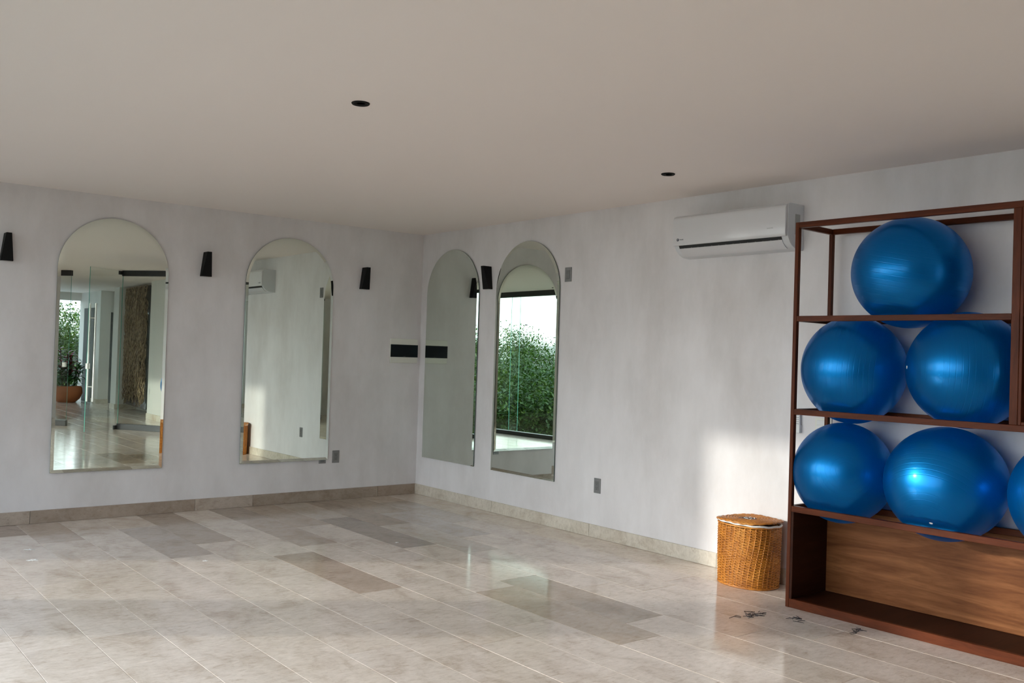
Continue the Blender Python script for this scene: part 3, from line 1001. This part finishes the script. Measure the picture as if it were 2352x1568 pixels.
part_box('bottom_rail', M_WOOD_X, 0.0244, RL - 0.0244, 0.0004, 0.026, 0.0, 0.053)
part_box('back_panel', M_WOOD_BOX, 0.0244, RL - 0.0244, RD - 0.030, RD - 0.016, 0.0505, 0.5766)
# closed cabinet beside the ball bay, mostly out of frame
cab = [('cabinet_side', M_WOOD_Z, 1.3025, 1.3185, 0.002, RD - 0.0302, 1.2005, 2.3035), ('cabinet_side', M_WOOD_Z, RL - 0.042, RL - 0.0244, 0.002, RD - 0.0302, 1.2005, 2.3035),
       ('cabinet_floor', M_WOOD_X, 1.319, RL - 0.0424, 0.002, RD - 0.0302, 1.2005, 1.217), ('cabinet_back', M_WOOD_DARK, 1.319, RL - 0.0424, RD - 0.0298, RD - 0.018, 1.2175, 2.3035),
       ('cabinet_shelf', M_WOOD_X, 1.319, RL - 0.0424, 0.004, RD - 0.0302, 1.75, 1.768), ('cabinet_top', M_WOOD_DARK, 1.319, RL - 0.0424, 0.0302, RD - 0.0302, 2.305, 2.322)]
for c_ in cab:
    part_box(*c_)

# ------------------------------------------------------------------ exercise balls
GAP0, GAP1 = 0.0315, RD - 0.0315
MID = (GAP0 + GAP1) / 2
Mr = Matrix.Translation(RK) @ Matrix.Rotation(rz, 4, 'Z')
def ball(s, z, ra, rzv, axis, label, rail_top, shift=0.0, top_rail=None):
    seg = 72
    ax = Vector(axis).normalized()
    q = Vector((0, 0, 1)).rotation_difference(ax).to_matrix()
    lat = []
    n_rib = 15
    base = [i / 46.0 for i in range(47)]
    prof = []
    for i in range(0, 181, 4):
        prof.append((R(i), 0.0))
    for k in range(n_rib):
        a = R(52 + 76 * k / (n_rib - 1))
        prof += [(a - 0.011, 0.0), (a - 0.0048, 0.0), (a, 0.00055), (a + 0.0048, 0.0), (a + 0.011, 0.0)]
    for k in range(5):
        for a in (R(10 + k * 6), R(170 - k * 6)):
            prof += [(a - 0.011, 0.0), (a - 0.0048, 0.0), (a, 0.0004), (a + 0.0048, 0.0), (a + 0.011, 0.0)]
    prof.sort()
    pr = []
    for a, d in prof:
        if pr and a - pr[-1][0] < 0.0035:
            if d > pr[-1][1]:
                pr[-1] = (pr[-1][0], d)
            continue
        pr.append((a, d))
    c = Vector((s, MID + shift, z))
    vs, fs = [], []
    def place(a, b, d):
        v = q @ Vector((math.sin(a) * math.cos(b), math.sin(a) * math.sin(b), math.cos(a)))
        v = Vector((v.x * (ra - d), v.y * (ra - d), v.z * (rzv - d)))
        p = c + v
        # vinyl pressed in between the two rails it sits on
        t_ = max(0.0, min(1.0, (p.z - rail_top) / 0.07))
        lim = (GAP1 - GAP0) / 2 - 0.0005 + 0.14 * t_ * t_
        if p.z < rail_top + 0.07:
            p.y = max(MID - lim, min(MID + lim, p.y))
        if top_rail and p.z > top_rail - 0.05:
            t_ = max(0.0, min(1.0, (top_rail - p.z) / 0.05))
            lim = (GAP1 - GAP0) / 2 - 0.0005 + 0.14 * t_ * t_
            p.y = max(MID - lim, min(MID + lim, p.y))
        pw = Mr @ p
        pw.x = min(pw.x, -0.004)              # pressed flat where it leans on the wall
        return pw - Mr @ c
    rows = pr[1:-1]
    for a, d in rows:
        for k in range(seg):
            vs.append(place(a, 2 * math.pi * k / seg, d))
    for i in range(len(rows) - 1):
        for k in range(seg):
            k2 = (k + 1) % seg
            fs.append((i * seg + k, i * seg + k2, (i + 1) * seg + k2, (i + 1) * seg + k))
    vs += [place(0.0001, 0, 0), place(math.pi - 0.0001, 0, 0)]
    n0 = len(rows) * seg
    for k in range(seg):
        k2 = (k + 1) % seg
        fs.append((n0, k2, k))
        fs.append((n0 + 1, (len(rows) - 1) * seg + k, (len(rows) - 1) * seg + k2))
    o = MB().add(vs, fs).obj('exercise_ball', M_BALL, smooth='all', loc=Mr @ c)
    tag(o, label, 'exercise ball', 'blue exercise balls')
    pp = place(0.0001, 0, 0)
    dirw = pp.normalized()
    MB().lathe([(0.0, -0.004), (0.008, -0.004), (0.009, 0.0012), (0.006, 0.0022), (0.0, 0.0022)], 20, mat=Vector((0, 0, 1)).rotation_difference(dirw).to_matrix().to_4x4(), c=tuple(pp)).obj('valve_plug', M_WHITEPL, o, smooth=True)
    return o
# axis given in rack coordinates: x right, y to the wall, z up
ball(0.628, 2.018, 0.324, 0.319, (-0.20, 0.0, -0.98), 'blue exercise ball alone on the top level of the rack', 1.766)
ball(0.290, 1.448, 0.303, 0.322, (-0.97, -0.21, 0.08), 'blue exercise ball at the left of the middle level', 1.200, top_rail=1.733)
ball(0.962, 1.469, 0.316, 0.319, (-0.75, -0.65, 0.02), 'blue exercise ball on the middle level against the rack middle post', 1.200, top_rail=1.733)
ball(0.240, 0.826, 0.293, 0.302, (-0.53, 0.84, -0.14), 'blue exercise ball at the left of the lowest ball level', 0.613)
ball(0.858, 0.836, 0.324, 0.315, (0.05, -0.78, -0.62), 'large shiny blue exercise ball in the middle of the lowest ball level', 0.613)
ball(1.525, 0.842, 0.320, 0.313, (0.9, -0.2, 0.35), 'blue exercise ball cut by the right edge on the lowest ball level', 0.613)

# ------------------------------------------------------------------ wicker basket
random.seed(3)
bk = thing('wicker_basket', 'honey coloured wicker hamper with a round lid beside the rack', 'basket', (-0.200, -4.375, 0), 0)
BX, BY, BH = 0.168, 0.206, 0.405
def oval(a, gx, gy):
    c_, s_ = math.cos(a), math.sin(a)
    n_ = 2.35
    k_ = (abs(c_) ** n_ + abs(s_) ** n_) ** (-1 / n_)
    return c_ * k_ * gx, s_ * k_ * gy
NS, ROWS = 36, 46
def gsc(z):
    t_ = z / BH
    return 0.965 + 0.035 * t_ + 0.012 * math.sin(math.pi * t_)
wv = MB()
SEG = NS * 2
for r_ in range(ROWS):
    z = 0.012 + (BH - 0.03) * r_ / (ROWS - 1)
    pts = []
    for k in range(SEG):
        a = 2 * math.pi * k / SEG
        wob = 0.0042 * (1 if (k // 1 + r_) % 2 == 0 else -1)
        if k % 2:
            wob = 0.0035 * (1 if ((k // 2) + r_) % 2 == 0 else -1)
        else:
            wob = 0.0
        g_ = gsc(z)
        x, y = oval(a, BX * g_ + wob, BY * g_ + wob)
        pts.append((x, y, z + random.uniform(-0.0009, 0.0009)))
    wv.tube(pts, 0.0041, 5, closed=True)
wv.obj('woven_wall', M_CANE, bk, smooth='all')
sk = MB()
for k in range(NS):
    pts = []
    for i in range(13):
        z = BH * i / 12
        a = 2 * math.pi * (k + 0.5) / NS + 0.25 * (1 - math.cos(math.pi * i / 12)) / 2 - 0.1
        x, y = oval(a, BX * gsc(z), BY * gsc(z))
        pts.append((x, y, z))
    sk.tube(pts, 0.0050, 5)
sk.obj('upright_stakes', M_CANE, bk, smooth='all')
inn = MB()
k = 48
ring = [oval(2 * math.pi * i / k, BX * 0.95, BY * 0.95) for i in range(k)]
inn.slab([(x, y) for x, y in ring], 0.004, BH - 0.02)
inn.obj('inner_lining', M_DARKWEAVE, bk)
for zz, rr, nm in ((0.006, 0.0065, 'bottom_rim'), (BH - 0.004, 0.007, 'top_rim')):
    rim = MB()
    rim.tube([(*oval(2 * math.pi * i / 64, BX * gsc(zz) + 0.002, BY * gsc(zz) + 0.002), zz) for i in range(64)], rr, 6, closed=True)
    rim.obj(nm, M_CANE, bk, smooth='all')
ln = MB()
ln.tube([(*oval(2 * math.pi * i / 64, BX + 0.003, BY + 0.003), BH + 0.007 - 0.006 * math.sin(2 * math.pi * i / 64 + 2.2) + 0.002 * math.sin(i * 1.1)) for i in range(64)], 0.0075, 6, closed=True)
ln.obj('cloth_liner', M_LINER, bk, smooth='all')
# lid: a slightly warped disc woven in rings
def lidz(x, y):
    return BH + 0.022 - 0.007 * (y / BY) + 0.004 * math.sin(3 * math.atan2(y, x)) * (x * x / BX ** 2 + y * y / BY ** 2)
lid = MB()
for q in range(15):
    f = 0.26 + 0.74 * q / 14
    pts = []
    for i in range(88):
        a = 2 * math.pi * i / 88
        x, y = oval(a, (BX + 0.010) * f, (BY + 0.010) * f)
        pts.append((x, y, lidz(x, y) + 0.0020 * (1 if ((i // 2) + q) % 2 else -1)))
    lid.tube(pts, 0.0062, 5, closed=True)
for i in range(44):
    a = 2 * math.pi * i / 44
    lid.tube([(*oval(a, (BX + 0.008) * f, (BY + 0.008) * f), lidz(*oval(a, (BX + 0.008) * f, (BY + 0.008) * f))) for f in (0.2, 0.6, 1.0)], 0.0035, 4)
lid.obj('lid', M_CANE, bk, smooth='all')
md = MB()
k = 40
md.slab([oval(2 * math.pi * i / k, 0.066, 0.080) for i in range(k)], BH + 0.016, BH + 0.0235)
for i in range(18):
    a = 2 * math.pi * i / 18
    md.tube([(0, 0, BH + 0.026), (*oval(a, 0.064, 0.078), BH + 0.025)], 0.003, 5)
md.obj('lid_centre', M_DARKWEAVE, bk)
sp = MB()
for i in range(7):
    a = 0.4 + i * 0.9
    x, y = oval(a, 0.03, 0.036)
    sp.tube([(x - 0.012 * math.sin(a), y + 0.012 * math.cos(a), BH + 0.0285), (x, y, BH + 0.0325), (x + 0.012 * math.sin(a), y - 0.012 * math.cos(a), BH + 0.0285)], 0.0022, 5)
tag(sp.obj('lid_binding', M_LINER, bk, smooth='all'), 'white binding stitches on the lid centre')

# ------------------------------------------------------------------ white scraps and dark stone veins on the floor
random.seed(21)
def scrap(x, y, size, label, spikes=7):
    pts = []
    for i in range(spikes * 2):
        a = math.pi * i / spikes
        r_ = size * (random.uniform(0.75, 1.1) if i % 2 == 0 else random.uniform(0.3, 0.5))
        pts.append((r_ * math.cos(a) * 1.2, r_ * math.sin(a)))
    o = MB().slab(pts, 0.0002, 0.0022).obj('paper_scrap', M_SCRAP, loc=(x, y, 0.0005))
    tag(o, label, 'paper scrap', 'white scraps on the floor')
scrap(-3.92, -1.38, 0.036, 'largest white scrap on the tiles, with jagged star outline')
scrap(-3.87, -1.02, 0.030, 'thin white scrap on the tiles just behind the jagged star one', 5)
scrap(-2.97, -1.96, 0.020, 'small white scrap on the tiles below the middle of the left mirrors', 5)
def veining(x, y, n_, spread, label):
    m_ = MB()
    for q in range(n_):
        a = random.uniform(0, 6.28)
        cx, cy = random.gauss(0, spread), random.gauss(0, spread * 0.6)
        ln_ = random.uniform(0.02, 0.075)
        b = random.uniform(-1.2, 1.2)
        m_.tube([(cx, cy, 0.002), (cx + ln_ * 0.5 * math.cos(a), cy + ln_ * 0.5 * math.sin(a), 0.0035), (cx + ln_ * math.cos(a + b), cy + ln_ * math.sin(a + b), 0.002)], 0.0019, 4, taper=lambda t_: 1.0 - 0.6 * abs(t_ - 0.4))
    o = m_.obj('vein_flakes', M_SCUFF, loc=(x, y, 0))  # stands for dark veins in the stone, built as loose thin flakes
    tag(o, label, 'veining', kind='stuff')

# ------------------------------------------------------------------ outside: forest below and beyond the windows
fg = MB()
fg.box(-120, 90, -130, 90, -9.2, -8.5)
struct(fg.obj('ground', M_FOREST), 'dark forest floor far below the windows')
def make_tree_mesh(seed, rad, hgt, n_cl, per, ls):
    rnd = random.Random(seed)
    vs, fs = [], []
    for q in range(n_cl):
        # cluster centre on a lumpy dome
        a = rnd.uniform(0, 6.283)
        ph = math.acos(rnd.uniform(-0.55, 1.0))
        rr = rad * rnd.uniform(0.55, 1.0) * (1 + 0.22 * math.sin(3 * a + seed) * math.sin(2 * ph))
        c = Vector((rr * math.sin(ph) * math.cos(a), rr * math.sin(ph) * math.sin(a), hgt * 0.5 * (1 + math.cos(ph) * rr / rad)))
        cs = rnd.uniform(0.25, 0.60)
        for w in range(per):
            p = c + Vector((rnd.gauss(0, cs), rnd.gauss(0, cs), rnd.gauss(0, cs * 0.6)))
            s_ = ls * rnd.uniform(0.6, 1.35)
            az, tl = rnd.uniform(0, 6.283), rnd.uniform(-0.9, 0.5)
            d = Vector((math.cos(az) * math.cos(tl), math.sin(az) * math.cos(tl), math.sin(tl)))
            sd_ = Vector((-math.sin(az), math.cos(az), rnd.uniform(-0.4, 0.4))).normalized()
            o_ = len(vs)
            vs += [p - d * s_, p + sd_ * s_ * 0.42, p + d * s_, p - sd_ * s_ * 0.42]
            fs.append((o_, o_ + 1, o_ + 2, o_ + 3))
    me = bpy.data.meshes.new('crown')
    me.from_pydata([tuple(v) for v in vs], [], fs)
    me.materials.append(M_LEAF)
    return me
crowns = [make_tree_mesh(1, 3.4, 8.0, 430, 85, 0.095), make_tree_mesh(2, 2.7, 9.5, 340, 95, 0.085), make_tree_mesh(5, 4.2, 7.5, 520, 85, 0.105)]
def make_trunk(hgt, seed):
    rnd = random.Random(seed)
    m_ = MB()
    m_.tube([(0, 0, 0), (0.1, 0.05, hgt * 0.4), (-0.05, 0.1, hgt * 0.8)], 0.22, 7, taper=lambda t_: 1 - 0.6 * t_)
    for q in range(7):
        a = rnd.uniform(0, 6.28)
        z = hgt * rnd.uniform(0.35, 0.7)
        m_.tube([(0, 0, z), (1.2 * math.cos(a), 1.2 * math.sin(a), z + 1.0), (2.3 * math.cos(a + 0.3), 2.3 * math.sin(a + 0.3), z + 2.1)], 0.09, 5, taper=lambda t_: 1 - 0.7 * t_)
    return m_.mesh('trunk', M_BARK)
trunks = [make_trunk(9.0, 3), make_trunk(10.0, 4), make_trunk(8.5, 6)]
random.seed(77)
kinds = ['broad rounded forest tree outside the glass', 'slender tall forest tree outside the glass', 'wide spreading forest tree outside the glass']
def tree(x, y, ztop, k, tint):
    t_ = thing('forest_tree', kinds[k], 'tree', (x, y, -8.6), random.uniform(0, 6.28), 'forest trees ' + ['rounded', 'slender', 'spreading'][k])
    sc_ = random.uniform(0.9, 1.15)
    tp = ztop + 8.6
    crown_h = max(v.co.z for v in crowns[k].vertices) * sc_
    o1 = bpy.data.objects.new('crown', crowns[k])
    o2 = bpy.data.objects.new('trunk', trunks[k])
    for o in (o1, o2):
        C.objects.link(o)
        o.parent = t_
        o.color = (*tint, 1)
    o1.location = (0, 0, tp - crown_h)
    o1.scale = (sc_,) * 3
    o2.scale = (1, 1, max(0.4, (tp - crown_h * 0.4) / 8.0))
    return t_
tints = [(0.75, 0.85, 0.8), (1.0, 1.05, 0.8), (1.25, 1.2, 0.7), (0.9, 1.0, 1.0), (1.1, 1.0, 0.9)]
# forest seen through the two mirrors (direction about 230 degrees from the left wall)
def fan(cx, cy, az0, az1, rows_):
    for dist, zt, n_ in rows_:
        for i in range(n_):
            az = R(az0 + (az1 - az0) * (i + random.uniform(0.2, 0.8)) / n_)
            dd_ = dist * random.uniform(0.92, 1.08)
            tree(cx + dd_ * math.cos(az), cy + dd_ * math.sin(az), zt + random.uniform(-1.7, 0.7), random.randrange(3), random.choice(tints))
fan(-1.45, 0, 205, 252, [(23, -1.2, 8), (28, 1.2, 9), (34, 2.7, 10), (42, 3.5, 10)])
fan(-3.0, 0, 278, 291, [(31, 1.6, 3), (36, 3.0, 4), (42, 4.0, 4)])
fan(-3.0, -4, 130, 205, [(26, -1.0, 10), (36, 1.2, 11)])
# pale building beyond the tree tops
fb = thing('distant_building', 'pale long building just visible above the forest', 'building', (-58, -64, -9), R(52))
MB().box(-16, 16, -4, 4, 0, 11.6).obj('walls', M_CONCRETE, fb)
for r_ in range(2):
    for q in range(12):
        MB().box(-15 + q * 2.55, -13.6 + q * 2.55, -4.06, -3.98, 7.2 + r_ * 2.2, 8.7 + r_ * 2.2).obj('window_opening', M_WINDARK, fb)
bd = thing('bird', 'small dark bird flying above the tree tops', 'bird', (-1.451 - 0.638 * 34, -0.77 * 34, 1.803 + 34 * 0.037), R(140))
MB().tube([(-0.08, 0, 0), (-0.025, 0, 0.005), (0.04, 0, 0.005), (0.085, 0, 0.01)], 0.022, 8, taper=lambda t_: 0.35 + 0.9 * math.sin(math.pi * t_)).obj('body', M_BIRD, bd, smooth=True)
for s in (-1, 1):
    MB().slab([(-0.025, 0.01 * s), (0.03, 0.01 * s), (0.02, 0.10 * s), (-0.015, 0.17 * s)][::s], 0.01, 0.015).obj('wing', M_BIRD, bd)

scrap(-1.513, -2.08, 0.018, 'small white scrap on the dark brown plank in the middle of the floor', 5)
veining(-0.836, -4.867, 20, 0.055, 'dark stone veins on the floor below the basket, modelled as flakes')
veining(-0.675, -5.075, 9, 0.03, 'dark stone veins on the floor in front of the rack foot, modelled as flakes')
veining(-0.587, -5.413, 8, 0.035, 'dark stone veins on the floor along the rack base, modelled as flakes')
